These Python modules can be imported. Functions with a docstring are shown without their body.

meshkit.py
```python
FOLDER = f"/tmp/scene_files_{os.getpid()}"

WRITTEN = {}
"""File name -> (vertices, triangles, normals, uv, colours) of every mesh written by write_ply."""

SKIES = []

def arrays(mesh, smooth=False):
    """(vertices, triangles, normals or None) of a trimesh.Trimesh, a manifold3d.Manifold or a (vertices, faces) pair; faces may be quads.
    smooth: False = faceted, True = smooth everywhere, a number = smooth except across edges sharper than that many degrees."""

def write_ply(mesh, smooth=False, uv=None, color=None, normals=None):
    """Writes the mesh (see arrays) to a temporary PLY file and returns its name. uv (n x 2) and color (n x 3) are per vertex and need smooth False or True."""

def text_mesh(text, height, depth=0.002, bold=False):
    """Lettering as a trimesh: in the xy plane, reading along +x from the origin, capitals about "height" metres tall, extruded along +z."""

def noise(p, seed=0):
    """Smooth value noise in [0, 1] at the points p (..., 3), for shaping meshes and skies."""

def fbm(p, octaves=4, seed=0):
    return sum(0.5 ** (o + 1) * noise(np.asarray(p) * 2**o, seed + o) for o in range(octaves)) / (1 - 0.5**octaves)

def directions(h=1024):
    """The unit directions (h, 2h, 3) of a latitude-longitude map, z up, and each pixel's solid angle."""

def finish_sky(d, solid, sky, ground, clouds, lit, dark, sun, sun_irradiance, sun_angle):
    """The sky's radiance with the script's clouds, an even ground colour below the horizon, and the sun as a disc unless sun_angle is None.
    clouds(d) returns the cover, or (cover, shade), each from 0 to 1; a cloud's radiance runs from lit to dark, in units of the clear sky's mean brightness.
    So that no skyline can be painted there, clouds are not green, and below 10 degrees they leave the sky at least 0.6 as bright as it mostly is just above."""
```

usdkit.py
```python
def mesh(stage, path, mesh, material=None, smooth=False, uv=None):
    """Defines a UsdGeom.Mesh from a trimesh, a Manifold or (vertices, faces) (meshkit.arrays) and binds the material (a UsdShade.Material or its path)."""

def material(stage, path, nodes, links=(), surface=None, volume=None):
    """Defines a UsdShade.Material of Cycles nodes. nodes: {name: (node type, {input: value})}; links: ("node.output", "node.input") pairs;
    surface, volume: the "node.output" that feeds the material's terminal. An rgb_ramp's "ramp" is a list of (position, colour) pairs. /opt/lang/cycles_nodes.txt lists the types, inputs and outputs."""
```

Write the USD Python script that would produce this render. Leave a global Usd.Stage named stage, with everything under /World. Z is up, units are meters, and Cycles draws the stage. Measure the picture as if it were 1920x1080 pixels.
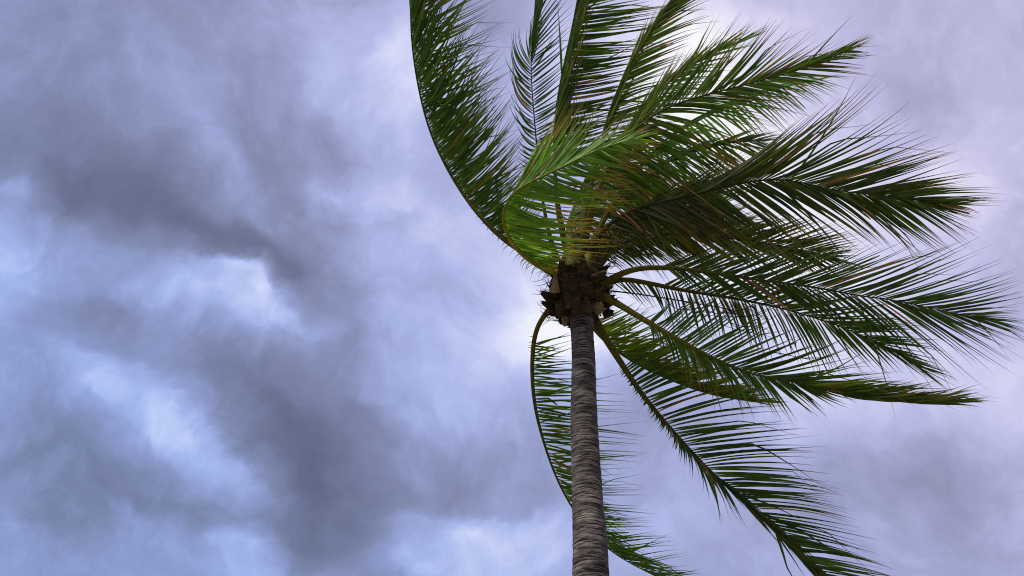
import math
import numpy as np
import trimesh
import usdkit
import meshkit
from scipy.interpolate import CubicSpline, PchipInterpolator
from scipy.spatial.transform import Rotation
from pxr import Gf, Sdf, Usd, UsdGeom, UsdLux, UsdShade, Vt

stage = Usd.Stage.CreateInMemory()
UsdGeom.SetStageUpAxis(stage, 'Z')
UsdGeom.SetStageMetersPerUnit(stage, 1.0)
UsdGeom.Xform.Define(stage, '/World')
UsdGeom.Scope.Define(stage, '/World/Looks')

# ------------------------------------------------------------------ camera
PITCH = math.radians(40.0)
FPX = 1884.0                                   # focal length in photo pixels (photo 1920 wide)
EYE = np.array([0.0, 0.0, 1.6])
FWD = np.array([0.0, math.cos(PITCH), math.sin(PITCH)])
RGT = np.array([1.0, 0.0, 0.0])
UPV = np.array([0.0, -math.sin(PITCH), math.cos(PITCH)])
cam = UsdGeom.Camera.Define(stage, '/World/camera')
cam.CreateHorizontalApertureAttr(36.0)
cam.CreateVerticalApertureAttr(20.25)
cam.CreateFocalLengthAttr(36.0 * FPX / 1920.0)
cam.CreateClippingRangeAttr(Gf.Vec2f(0.05, 20000.0))
EXPOSURE = 1.45
cam.CreateExposureAttr(EXPOSURE)
xf = UsdGeom.Xformable(cam)
xf.AddTranslateOp().Set(Gf.Vec3d(*EYE))
xf.AddRotateXYZOp().Set(Gf.Vec3f(90.0 + math.degrees(PITCH), 0, 0))


def ray(px, py):
    """Direction through a point of the photograph."""
    d = FWD + (px - 960.0) / FPX * RGT + (540.0 - py) / FPX * UPV
    return d


def at(px, py, depth):
    return EYE + depth * ray(px, py)


def pix(p):
    q = np.asarray(p) - EYE
    z = q @ FWD
    return np.stack([960 + FPX * (q @ RGT) / z, 540 - FPX * (q @ UPV) / z, z], -1)


# ------------------------------------------------------------------ light
SUN_EL, SUN_AZ = math.radians(52), math.radians(-142)      # azimuth = atan2(x, y) of the direction towards the sun
SKY_STRENGTH = 0.1
sun = UsdLux.DistantLight.Define(stage, '/World/sun')
sun.CreateIntensityAttr(0.4)
sun.CreateAngleAttr(24.0)
sun.CreateNormalizeAttr(True)
sun.CreateColorAttr(Gf.Vec3f(1.0, 0.95, 0.86))
sd = np.array([math.sin(SUN_AZ) * math.cos(SUN_EL), math.cos(SUN_AZ) * math.cos(SUN_EL), math.sin(SUN_EL)])
zax, xax = sd, np.cross([0, 0, 1.0], sd)
xax = xax / np.linalg.norm(xax)
yax = np.cross(zax, xax)
m4 = np.eye(4)
m4[0, :3], m4[1, :3], m4[2, :3] = xax, yax, zax
UsdGeom.Xformable(sun).AddTransformOp().Set(Gf.Matrix4d(m4.tolist()))


# ------------------------------------------------------------------ sky with storm clouds
def lin(r, g, b):
    c = np.array([r, g, b]) / 255.0
    return np.where(c <= 0.04045, c / 12.92, ((c + 0.055) / 1.055) ** 2.4)


# cloud banks: direction (as the photo's pixel that looks along it), half sizes, tilt in degrees, thickness (+ bright / - dark)
BANKS = [
    # dark bellies
    (90, 300, 330, 170, 10, -.30), (60, 370, 260, 70, -8, -.22), (330, 420, 330, 90, 30, -.28), (250, 120, 230, 120, 60, -.12),
    (560, 360, 230, 100, 35, -.24), (680, 290, 260, 130, 15, -.16), (350, 470, 220, 60, 15, -.22), (560, 520, 200, 80, 45, -.30),
    (530, 790, 230, 120, 40, -.46), (600, 900, 200, 140, 70, -.38), (560, 1010, 200, 100, 10, -.30), (230, 590, 200, 70, 15, -.24),
    (370, 690, 130, 70, 20, -.20), (850, 900, 190, 90, -5, -.24), (200, 900, 260, 90, 25, -.20), (330, 960, 190, 60, 15, -.18), (640, 650, 120, 80, 60, -.20),
    (120, 980, 220, 90, 10, -.10), (1720, 880, 210, 150, 30, -.26), (1500, 940, 160, 120, 30, -.12), (1760, 140, 190, 210, 20, -.24),
    (1740, 250, 150, 120, 0, -.12), (880, 40, 110, 70, 0, -.12), (1230, 800, 150, 110, 10, -.22), (900, 560, 150, 70, 20, -.12), (770, 760, 160, 90, 20, -.10), (1900, 420, 120, 90, 0, -.10),
    # pale breaks
    (400, 290, 230, 46, 52, .26), (480, 420, 190, 46, 35, .22), (210, 120, 110, 80, 60, .14), (10, 350, 70, 55, 20, .34), (130, 420, 190, 40, 10, .14),
    (430, 510, 110, 42, 25, .36), (480, 555, 60, 60, 45, .22), (360, 550, 190, 80, 10, .12), (570, 600, 90, 55, 20, .24), (230, 720, 130, 50, 0, .12), (280, 790, 220, 60, 38, .14), (395, 499, 120, 24, 6, .30), (480, 535, 80, 24, 52, .26), (440, 450, 210, 42, 18, -.18), (560, 610, 60, 30, 25, .20), (740, 1060, 160, 40, 0, .20), (0, 1000, 60, 160, 0, .20), (160, 860, 300, 150, 20, -.12), (60, 80, 260, 140, 0, -.12), (300, 660, 90, 60, 0, -.10),
    (400, 850, 150, 36, 42, .24), (480, 890, 80, 40, 40, .18), (200, 930, 160, 26, 40, .16), (470, 1040, 70, 60, 20, .34), (330, 1000, 130, 30, 20, .12), (890, 980, 220, 60, -5, .34), (960, 1050, 300, 90, 0, .18),
    (720, 870, 60, 70, 50, .16), (860, 760, 130, 110, 60, .12), (920, 640, 110, 130, 20, .28), (690, 110, 230, 130, 30, .28), (660, 345, 130, 46, 10, .24), (780, 230, 120, 330, 0, .22), (740, 480, 160, 70, 20, .10),
    (1040, 640, 150, 130, 0, .52), (1000, 560, 130, 130, 0, .24), (900, 420, 160, 150, 20, .24), (1000, 130, 150, 300, 0, .22), (1300, 60, 260, 200, 0, .44), (1600, 60, 330, 130, 0, .10), (1880, 120, 190, 330, 0, .24),
    (1480, 520, 440, 330, 0, .70), (1230, 180, 240, 220, 0, .24), (1450, 720, 300, 100, 10, .20), (1800, 330, 260, 190, 0, .22), (1850, 760, 130, 180, 40, .20), (1820, 700, 150, 90, 0, .10), (1150, 560, 260, 200, 0, .30), (1350, 250, 330, 260, 0, .46),
    (1270, 980, 130, 130, 20, .12), (1700, 1060, 220, 70, 0, .10), (1620, 1000, 150, 90, 0, .10),
]


# the same with a firm edge: cauliflower tops against the dark bellies
FIRM = [
    (385, 600, 150, 110, 20, .09), (465, 560, 90, 80, 45, .07), (15, 400, 80, 75, 0, .10), (190, 480, 240, 80, 14, .07), (590, 835, 260, 115, 43, -.07), (880, 1020, 220, 85, -4, .09), (300, 760, 200, 60, 30, .06),
    (590, 590, 85, 60, 30, .06), (470, 1050, 70, 70, 0, .08), (80, 320, 320, 130, 8, -.05), (560, 500, 180, 80, 40, -.05), (700, 130, 170, 120, 30, .05), (690, 350, 130, 55, 5, .05), (790, 720, 140, 110, 20, .05),
    (1640, 960, 200, 120, 30, -.04), (690, 930, 90, 110, 60, .05), (400, 860, 190, 45, 42, .06), (330, 200, 180, 70, 60, .05), (1380, 960, 150, 90, 30, .04),
]


def make_sky():
    n, l = {}, []
    n['tc'] = ('texture_coordinate', {})
    src = 'tc.generated'
    # wisps: the cloud banks are pushed about by two layers of turbulence
    n['w1'] = ('noise_texture', {'scale': 4.5, 'detail': 3.0, 'roughness': 0.5})
    n['w1c'] = ('vector_math', {'math_type': 'subtract', 'vector2': (.5, .5, .5)})
    n['w1s'] = ('vector_math', {'math_type': 'scale', 'scale': 0.11})
    n['dw'] = ('vector_math', {'math_type': 'add'})
    l += [(src, 'w1.vector'), ('w1.color', 'w1c.vector1'), ('w1c.vector', 'w1s.vector1'), (src, 'dw.vector1'), ('w1s.vector', 'dw.vector2')]
    n['w2'] = ('noise_texture', {'scale': 13.0, 'detail': 5.0, 'roughness': 0.54})
    n['w2c'] = ('vector_math', {'math_type': 'subtract', 'vector2': (.5, .5, .5)})
    n['w2s'] = ('vector_math', {'math_type': 'scale', 'scale': 0.07})
    n['dw2'] = ('vector_math', {'math_type': 'add'})
    l += [('dw.vector', 'w2.vector'), ('w2.color', 'w2c.vector1'), ('w2c.vector', 'w2s.vector1'), ('dw.vector', 'dw2.vector1'), ('w2s.vector', 'dw2.vector2')]
    prev = None
    for i, (px, py, rx, ry, ang, val) in enumerate(BANKS + FIRM):
        firm = i >= len(BANKS)
        val *= (.68 if px < 640 else .85) if val > 0 else .80
        if val < 0 and not firm:
            rx, ry = rx * 1.12, ry * 1.15
        c = ray(px, py)
        k = np.linalg.norm(c)
        c = c / k
        r = RGT - c * (RGT @ c)
        r /= np.linalg.norm(r)
        u = np.cross(r, c)
        a = math.radians(-ang)
        e1 = r * math.cos(a) + u * math.sin(a)
        e2 = -r * math.sin(a) + u * math.cos(a)
        e3 = np.cross(e1, e2)
        eul = Rotation.from_matrix(np.stack([e1, e2, e3], 1)).as_euler('xyz')
        s = 1.45 / FPX / k
        n[f'm{i}'] = ('mapping', {'mapping_type': 'texture', 'location': tuple(c), 'rotation': tuple(eul), 'scale': (rx * s, ry * s, 1.0)})
        n[f'g{i}'] = ('gradient_texture', {'gradient_type': 'quadratic_sphere'})
        n[f'a{i}'] = ('math', {'math_type': 'multiply_add', 'value2': val * (1.75 if firm else 1.2), 'value3': 0.47})
        l += [('dw2.vector', f'm{i}.vector'), (f'm{i}.vector', f'g{i}.vector')]
        if firm:
            n[f'k{i}'] = ('map_range', {'range_type': 'smoothstep', 'from_min': .05, 'from_max': .21})
            l += [(f'g{i}.fac', f'k{i}.value'), (f'k{i}.result', f'a{i}.value1')]
        else:
            l.append((f'g{i}.fac', f'a{i}.value1'))
        if prev:
            l.append((prev, f'a{i}.value3'))
        prev = f'a{i}.value'
    # billows everywhere: broad masses, then cauliflower puffs with darker creases, then fine curls
    n['f1'] = ('noise_texture', {'scale': 4.2, 'detail': 8.0, 'roughness': 0.62, 'distortion': 0.2})
    n['f2'] = ('math', {'math_type': 'multiply_add', 'value2': 0.62, 'value3': -0.315})
    n['f3'] = ('math', {'math_type': 'add'})
    n['p1'] = ('noise_texture', {'scale': 9.0, 'detail': 6.0, 'roughness': 0.62})
    n['p2'] = ('math', {'math_type': 'subtract', 'value2': 0.5})
    n['p3'] = ('math', {'math_type': 'absolute'})
    n['p4'] = ('math', {'math_type': 'multiply_add', 'value2': 0.85, 'value3': -0.09})
    n['p5'] = ('math', {'math_type': 'add'})
    n['tone'] = ('map_range', {'from_min': -0.25, 'from_max': 1.05, 'clamp': True})
    l += [('dw.vector', 'f1.vector'), ('f1.fac', 'f2.value1'), ('f2.value', 'f3.value1'), (prev, 'f3.value2'), ('dw2.vector', 'p1.vector'), ('p1.fac', 'p2.value1'), ('p2.value', 'p3.value1'),
          ('p3.value', 'p4.value1'), ('p4.value', 'p5.value1'), ('f3.value', 'p5.value2'), ('p5.value', 'tone.value')]
    # cool side (towards -x) and warm, pinkish side (towards +x)
    n['sep'] = ('vector_math', {'math_type': 'dot_product', 'vector2': tuple(.85 * RGT + .75 * UPV)})
    n['side'] = ('map_range', {'from_min': -0.42, 'from_max': 0.42, 'clamp': True})
    l += [('dw.vector', 'sep.vector1'), ('sep.value', 'side.value')]
    cool = [(0.0, lin(90, 99, 128)), (.15, lin(102, 112, 143)), (.34, lin(120, 132, 170)), (.50, lin(140, 156, 206)), (.65, lin(160, 181, 236)), (.8, lin(192, 209, 250)), (1.0, lin(236, 242, 255))]
    warm = [(0.0, lin(116, 117, 143)), (.15, lin(130, 131, 160)), (.34, lin(151, 151, 182)), (.50, lin(172, 171, 206)), (.65, lin(196, 193, 229)), (.8, lin(220, 215, 243)), (1.0, lin(254, 250, 255))]
    n['cool'] = ('rgb_ramp', {'ramp': cool})
    n['warm'] = ('rgb_ramp', {'ramp': warm})
    n['hue'] = ('mix', {})
    n['amp'] = ('vector_math', {'math_type': 'scale', 'scale': 1.0 / SKY_STRENGTH / 2 ** EXPOSURE})
    n['sky'] = ('sky_texture', {'sky_type': 'single_scattering', 'sun_disc': False, 'sun_elevation': SUN_EL, 'sun_rotation': SUN_AZ})
    n['cover'] = ('mix', {'fac': 0.985})
    n['bg'] = ('background_shader', {'strength': SKY_STRENGTH})
    l += [('tone.result', 'cool.fac'), ('tone.result', 'warm.fac'), ('side.result', 'hue.fac'), ('cool.color', 'hue.color1'), ('warm.color', 'hue.color2'),
          ('hue.color', 'amp.vector1'), ('sky.color', 'cover.color1'), ('amp.vector', 'cover.color2'), ('cover.color', 'bg.color')]
    return usdkit.material(stage, '/World/Looks/storm_sky', n, l, surface='bg.background')


dome = UsdLux.DomeLight.Define(stage, '/World/sky')
dome.CreateIntensityAttr(1.0)
UsdShade.MaterialBindingAPI.Apply(dome.GetPrim()).Bind(make_sky())
for k, v in (('label', 'heavy blue-grey storm clouds filling the whole sky behind the palm'), ('category', 'sky'), ('kind', 'structure')):
    dome.GetPrim().SetCustomDataByKey(k, v)


# ------------------------------------------------------------------ materials
def leaf_material():
    n = {
        'col': ('attribute', {'attribute': 'leafcol'}),
        'geo': ('geometry', {}),
        'nz': ('noise_texture', {'scale': 9.0, 'detail': 3.0}),
        'nv': ('map_range', {'from_min': .3, 'from_max': .7, 'to_min': .72, 'to_max': 1.25}),
        'c2': ('vector_math', {'math_type': 'scale'}),
        'pr': ('principled_bsdf', {'roughness': .5, 'specular_ior_level': .22}),
        'tcol': ('mix', {'mix_type': 'multiply', 'fac': 1.0, 'color2': (1.7, 1.6, .5)}),
        'tr': ('translucent_bsdf', {}),
        'mx': ('mix_closure', {'fac': .40}),
    }
    l = [('geo.position', 'nz.vector'), ('nz.fac', 'nv.value'), ('col.color', 'c2.vector1'), ('nv.result', 'c2.scale'), ('c2.vector', 'pr.base_color'),
         ('c2.vector', 'tcol.color1'), ('tcol.color', 'tr.color'), ('pr.BSDF', 'mx.closure1'), ('tr.BSDF', 'mx.closure2')]
    return usdkit.material(stage, '/World/Looks/palm_leaf', n, l, surface='mx.closure')


def rachis_material():
    n = {
        'col': ('attribute', {'attribute': 'leafcol'}),
        'geo': ('geometry', {}),
        'nz': ('noise_texture', {'scale': 30.0, 'detail': 4.0}),
        'nv': ('map_range', {'from_min': .3, 'from_max': .7, 'to_min': .6, 'to_max': 1.3}),
        'c2': ('vector_math', {'math_type': 'scale'}),
        'pr': ('principled_bsdf', {'roughness': .6, 'specular_ior_level': .15}),
        'bp': ('bump', {'strength': .3, 'distance': .01}),
    }
    l = [('geo.position', 'nz.vector'), ('nz.fac', 'nv.value'), ('col.color', 'c2.vector1'), ('nv.result', 'c2.scale'), ('c2.vector', 'pr.base_color'), ('nz.fac', 'bp.height'), ('bp.normal', 'pr.normal')]
    return usdkit.material(stage, '/World/Looks/palm_stalk', n, l, surface='pr.BSDF')


def bark_material():
    n = {
        'geo': ('geometry', {}),
        'mp': ('mapping', {'scale': (5.0, 5.0, 78.0)}),
        'n1': ('noise_texture', {'scale': 1.0, 'detail': 7.0, 'roughness': .68, 'distortion': .8}),
        'r1': ('rgb_ramp', {'ramp': [(0, (.010, .009, .009)), (.45, (.014, .012, .012)), (.495, (.085, .074, .070)), (.585, (.175, .155, .145)), (1, (.30, .27, .255))]}),
        'mp2': ('mapping', {'scale': (5.0, 5.0, 9.0)}),
        'n2': ('noise_texture', {'scale': 1.0, 'detail': 4.0}),
        'r2': ('rgb_ramp', {'ramp': [(.32, (.38, .35, .34)), (.68, (1.35, 1.3, 1.26))]}),
        'mx': ('mix', {'mix_type': 'multiply', 'fac': 1.0}),
        'bp': ('bump', {'strength': .5, 'distance': .008}),
        'pr': ('principled_bsdf', {'roughness': .9, 'specular_ior_level': .2}),
    }
    l = [('geo.position', 'mp.vector'), ('mp.vector', 'n1.vector'), ('n1.fac', 'r1.fac'), ('geo.position', 'mp2.vector'), ('mp2.vector', 'n2.vector'), ('n2.fac', 'r2.fac'),
         ('r1.color', 'mx.color1'), ('r2.color', 'mx.color2'), ('mx.color', 'pr.base_color'), ('n1.fac', 'bp.height'), ('bp.normal', 'pr.normal')]
    return usdkit.material(stage, '/World/Looks/palm_bark', n, l, surface='pr.BSDF')


def husk_material(name, dark, light, scale):
    n = {
        'geo': ('geometry', {}),
        'mp': ('mapping', {'scale': scale}),
        'n1': ('noise_texture', {'scale': 1.0, 'detail': 6.0, 'roughness': .65, 'distortion': .4}),
        'r1': ('rgb_ramp', {'ramp': [(.3, dark), (.72, light)]}),
        'bp': ('bump', {'strength': .6, 'distance': .01}),
        'pr': ('principled_bsdf', {'roughness': .85, 'specular_ior_level': .25}),
    }
    l = [('geo.position', 'mp.vector'), ('mp.vector', 'n1.vector'), ('n1.fac', 'r1.fac'), ('r1.color', 'pr.base_color'), ('n1.fac', 'bp.height'), ('bp.normal', 'pr.normal')]
    return usdkit.material(stage, '/World/Looks/' + name, n, l, surface='pr.BSDF')


LEAF, STALK, BARK = leaf_material(), rachis_material(), bark_material()
FIBRE = husk_material('palm_fibre', (.012, .009, .007), (.075, .050, .034), (14, 14, 40))
HUSK = husk_material('dry_leaf_base', (.020, .012, .008), (.105, .060, .034), (22, 22, 22))
HUSK_CUT = husk_material('cut_leaf_base', (.12, .075, .045), (.42, .29, .19), (30, 30, 30))
BUD = husk_material('flower_bud', (.05, .04, .010), (.20, .16, .045), (18, 18, 18))
SOIL = husk_material('sandy_grass', (.07, .09, .035), (.24, .21, .13), (.6, .6, .6))


def prim_mesh(path, v, f, mat, smooth=False, col=None):
    m = UsdGeom.Mesh.Define(stage, path)
    v, f = np.asarray(v, np.float32), np.asarray(f, np.int32)
    m.CreatePointsAttr(Vt.Vec3fArray.FromNumpy(v))
    m.CreateFaceVertexCountsAttr(Vt.IntArray.FromNumpy(np.full(len(f), f.shape[1], np.int32)))
    m.CreateFaceVertexIndicesAttr(Vt.IntArray.FromNumpy(f.ravel()))
    m.CreateSubdivisionSchemeAttr('none')
    if smooth:
        tri = f if f.shape[1] == 3 else np.vstack([f[:, [0, 1, 2]], f[:, [0, 2, 3]]])
        fn = np.cross(v[tri[:, 1]] - v[tri[:, 0]], v[tri[:, 2]] - v[tri[:, 0]])
        nn = np.zeros_like(v)
        for k in range(3):
            np.add.at(nn, tri[:, k], fn)
        nn /= np.maximum(np.linalg.norm(nn, axis=1, keepdims=True), 1e-12)
        m.CreateNormalsAttr(Vt.Vec3fArray.FromNumpy(nn))
        m.SetNormalsInterpolation('vertex')
    if col is not None:
        UsdGeom.PrimvarsAPI(m).CreatePrimvar('leafcol', Sdf.ValueTypeNames.Color3fArray, 'vertex').Set(Vt.Vec3fArray.FromNumpy(np.asarray(col, np.float32)))
    UsdShade.MaterialBindingAPI.Apply(m.GetPrim()).Bind(mat)
    return m.GetPrim()


# ------------------------------------------------------------------ ground
gx = np.concatenate([[-6000, -1500, -400, -120], np.linspace(-50, 50, 41), [120, 400, 1500, 6000]])
X, Y = np.meshgrid(gx, gx, indexing='ij')
Z = (meshkit.fbm(np.stack([X * .15, Y * .15, 0 * X], -1), 4, 3) - .5) * .35 * (np.hypot(X, Y) < 60)
Z = np.where(np.hypot(X, Y) < 60, Z, 0.0)
ng = len(gx)
i, j = np.meshgrid(np.arange(ng - 1), np.arange(ng - 1), indexing='ij')
gf = np.stack([i * ng + j, (i + 1) * ng + j, (i + 1) * ng + j + 1, i * ng + j + 1], -1).reshape(-1, 4)
g = prim_mesh('/World/ground', np.stack([X, Y, Z], -1).reshape(-1, 3), gf, SOIL, smooth=True)
for k, v in (('label', 'sandy grass ground under the palm'), ('category', 'ground'), ('kind', 'structure')):
    g.SetCustomDataByKey(k, v)

# ------------------------------------------------------------------ palm tree
D0 = 10.8                                                  # distance to the crown along the view
Y0 = D0 * math.cos(PITCH)                                  # the trunk stands in the upright plane y = Y0
palm = UsdGeom.Xform.Define(stage, '/World/palm_tree').GetPrim()


def on_plane(px, py):
    d = ray(px, py)
    return EYE + d * (Y0 / d[1])


base_xy = on_plane(1112, 1080)
ORG = np.array([base_xy[0] + .06, Y0, 0.0])
UsdGeom.Xformable(palm).AddTranslateOp().Set(Gf.Vec3d(*ORG))
for k, v in (('label', 'tall coconut palm with ringed grey trunk, its fronds swept to the right by the wind'), ('category', 'palm tree')):
    palm.SetCustomDataByKey(k, v)
P = '/World/palm_tree'


def frames(C):
    T = np.gradient(C, axis=0)
    T /= np.linalg.norm(T, axis=1, keepdims=True)
    return T


def tube(C, ra, rb, nseg, ref):
    """An elliptic tube along C; ra along the axis nearest ref, rb across."""
    T = frames(C)
    A = ref - T * (T @ ref)[:, None]
    A /= np.linalg.norm(A, axis=1, keepdims=True)
    B = np.cross(T, A)
    th = np.linspace(0, 2 * np.pi, nseg, endpoint=False)
    V = C[:, None] + A[:, None] * (np.cos(th)[None, :, None] * np.asarray(ra)[:, None, None]) + B[:, None] * (np.sin(th)[None, :, None] * np.asarray(rb)[:, None, None])
    n = len(C)
    i, j = np.meshgrid(np.arange(n - 1), np.arange(nseg), indexing='ij')
    F = np.stack([i * nseg + j, i * nseg + (j + 1) % nseg, (i + 1) * nseg + (j + 1) % nseg, (i + 1) * nseg + j], -1).reshape(-1, 4)
    return V.reshape(-1, 3), F


# trunk: leaf-scar rings, irregular and slightly tilted, as real relief
TR = [(1090, 575, 23), (1091, 605, 23), (1092, 630, 21.5), (1094, 700, 23), (1095.5, 780, 25.5), (1098, 860, 27.5), (1102, 940, 29.5), (1106, 1020, 32.5), (1108, 1080, 34)]
tp = np.array([on_plane(a, b) for a, b, _ in TR])
trad = np.array([r * np.linalg.norm(p - EYE) / FPX * .97 for p, (_, _, r) in zip(tp, TR)])
tz = np.concatenate([[0.0, .5, 2.0], tp[::-1, 2]])
tx = np.concatenate([[ORG[0], ORG[0] - .005, ORG[0] - .03], tp[::-1, 0]])
trr = np.concatenate([[.34, .24, .195], trad[::-1]])
cx, cr = PchipInterpolator(tz, tx), PchipInterpolator(tz, trr)
rng = np.random.default_rng(11)
zz = np.concatenate([np.arange(0, 4.9, .03), np.arange(4.9, tz[-1] + .12, .0055)])
zc = np.clip(zz, 0, tz[-1])
nseg = 112
th = np.linspace(0, 2 * np.pi, nseg, endpoint=False)
ZZ, TH = np.meshgrid(zz, th, indexing='ij')
rings = np.cumsum(rng.uniform(.018, .052, 420))
tilt = .012 * np.sin(TH + 1.3 * ZZ) + .02 * (meshkit.fbm(np.stack([np.cos(TH) * 1.5, np.sin(TH) * 1.5, ZZ * 6], -1), 3, 5) - .5)
zq = ZZ + tilt
k = np.clip(np.searchsorted(rings, zq.ravel()).reshape(zq.shape), 1, len(rings) - 1)
fr = (zq - rings[k - 1]) / (rings[k] - rings[k - 1])
depth_k = rng.uniform(.3, 1.0, len(rings))[k]
step = (.25 + .75 * fr) * depth_k - 1.6 * np.exp(-(fr / .13) ** 2) * depth_k
cells = meshkit.fbm(np.stack([np.cos(TH) * 3.2, np.sin(TH) * 3.2, ZZ * 26], -1), 5, 9) - .5
big = meshkit.fbm(np.stack([np.cos(TH) * .9, np.sin(TH) * .9, ZZ * 2.5], -1), 3, 2) - .5
R = cr(np.clip(ZZ, 0, tz[-1])) + .0032 * step + .010 * cells + .016 * big
V = np.stack([cx(np.clip(ZZ, 0, tz[-1])) + R * np.cos(TH), Y0 + R * np.sin(TH), ZZ], -1).reshape(-1, 3)
i, j = np.meshgrid(np.arange(len(zz) - 1), np.arange(nseg), indexing='ij')
F = np.stack([i * nseg + j, i * nseg + (j + 1) % nseg, (i + 1) * nseg + (j + 1) % nseg, (i + 1) * nseg + j], -1).reshape(-1, 4)
prim_mesh(P + '/trunk', V - ORG, F, BARK, smooth=True)

# crown core: the fibrous heart that carries the leaf bases
core = [(1090, 614, 20), (1090, 600, 27), (1088, 585, 40), (1086, 565, 53), (1085, 542, 56), (1084, 518, 50), (1086, 494, 37), (1089, 468, 23), (1091, 442, 13), (1093, 420, 6)]
CC = np.array([at(a, b, D0 + .02) for a, b, _ in core])
cs = np.linspace(0, 1, len(core))
fine = np.linspace(0, 1, 70)
CCf = CubicSpline(cs, CC)(fine)
rf = PchipInterpolator(cs, [r * D0 / FPX for *_, r in core])(fine)
v, f = tube(CCf, rf, rf, 72, FWD)
nd = v - np.repeat(CCf, 72, 0)
lump = meshkit.fbm(v * np.array([9, 9, 9.]), 5, 4) - .5
rip = meshkit.fbm(v * np.array([40, 40, 12.]), 3, 8) - .5
v = v + nd / np.maximum(np.linalg.norm(nd, axis=1, keepdims=True), 1e-9) * (.10 * lump + .035 * rip)[:, None]
prim_mesh(P + '/crown_heart', v - ORG, f, FIBRE, smooth=True)


def leaf_base(i, p0, p1, w0, w1, d0, d1, mat, seed, curl=.06, label=None):
    """The broken stub of an old frond: a clasping, curved wedge that tapers to a ragged end."""
    r = np.random.default_rng(seed)
    a, b = at(*p0, D0 + d0), at(*p1, D0 + d1)
    L = np.linalg.norm(b - a)
    t = (b - a) / L
    out = -FWD + .001
    side = np.cross(t, out)
    side /= np.linalg.norm(side)
    nrm = np.cross(side, t)
    nu, nv = 9, 13
    U, W = np.meshgrid(np.linspace(-1, 1, nu), np.linspace(0, 1, nv), indexing='ij')
    rag = r.uniform(-.16, .12, nu)
    wid = ((w0 + (w1 - w0) * W ** .8) * D0 / FPX / 2) * (1 + .12 * r.standard_normal() * W)
    along = W * L * (1 + rag[:, None] * W ** 3)
    bow = (-(U ** 2) * .35 + .35) * wid * (1 - .4 * W)
    lift = curl * L * W ** 2 * 3
    skin = a + t * along[..., None] + side * (U * wid)[..., None] + nrm * (bow + lift)[..., None]
    skin = skin + nrm * ((meshkit.fbm(skin * 25, 3, seed) - .5) * .02)[..., None]
    thick = .035 * (1 - .6 * W)[..., None]
    low = skin - nrm * thick
    V = np.concatenate([skin.reshape(-1, 3), low.reshape(-1, 3)])
    q, F = nu * nv, []
    for x in range(nu - 1):
        for y in range(nv - 1):
            c = [x * nv + y, (x + 1) * nv + y, (x + 1) * nv + y + 1, x * nv + y + 1]
            F += [c, [q + k for k in c[::-1]]]
    rim = [x * nv for x in range(nu)] + [(nu - 1) * nv + y for y in range(1, nv)] + [x * nv + nv - 1 for x in range(nu - 2, -1, -1)] + [y for y in range(nv - 2, 0, -1)]
    for x in range(len(rim)):
        c, d = rim[x], rim[(x + 1) % len(rim)]
        F.append([d, c, q + c, q + d])
    pr = prim_mesh(f'{P}/leaf_base' + (f'_{i:03d}' if i else ''), V - ORG, F, mat, smooth=False)
    if label:
        pr.SetCustomDataByKey('label', label)


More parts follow.
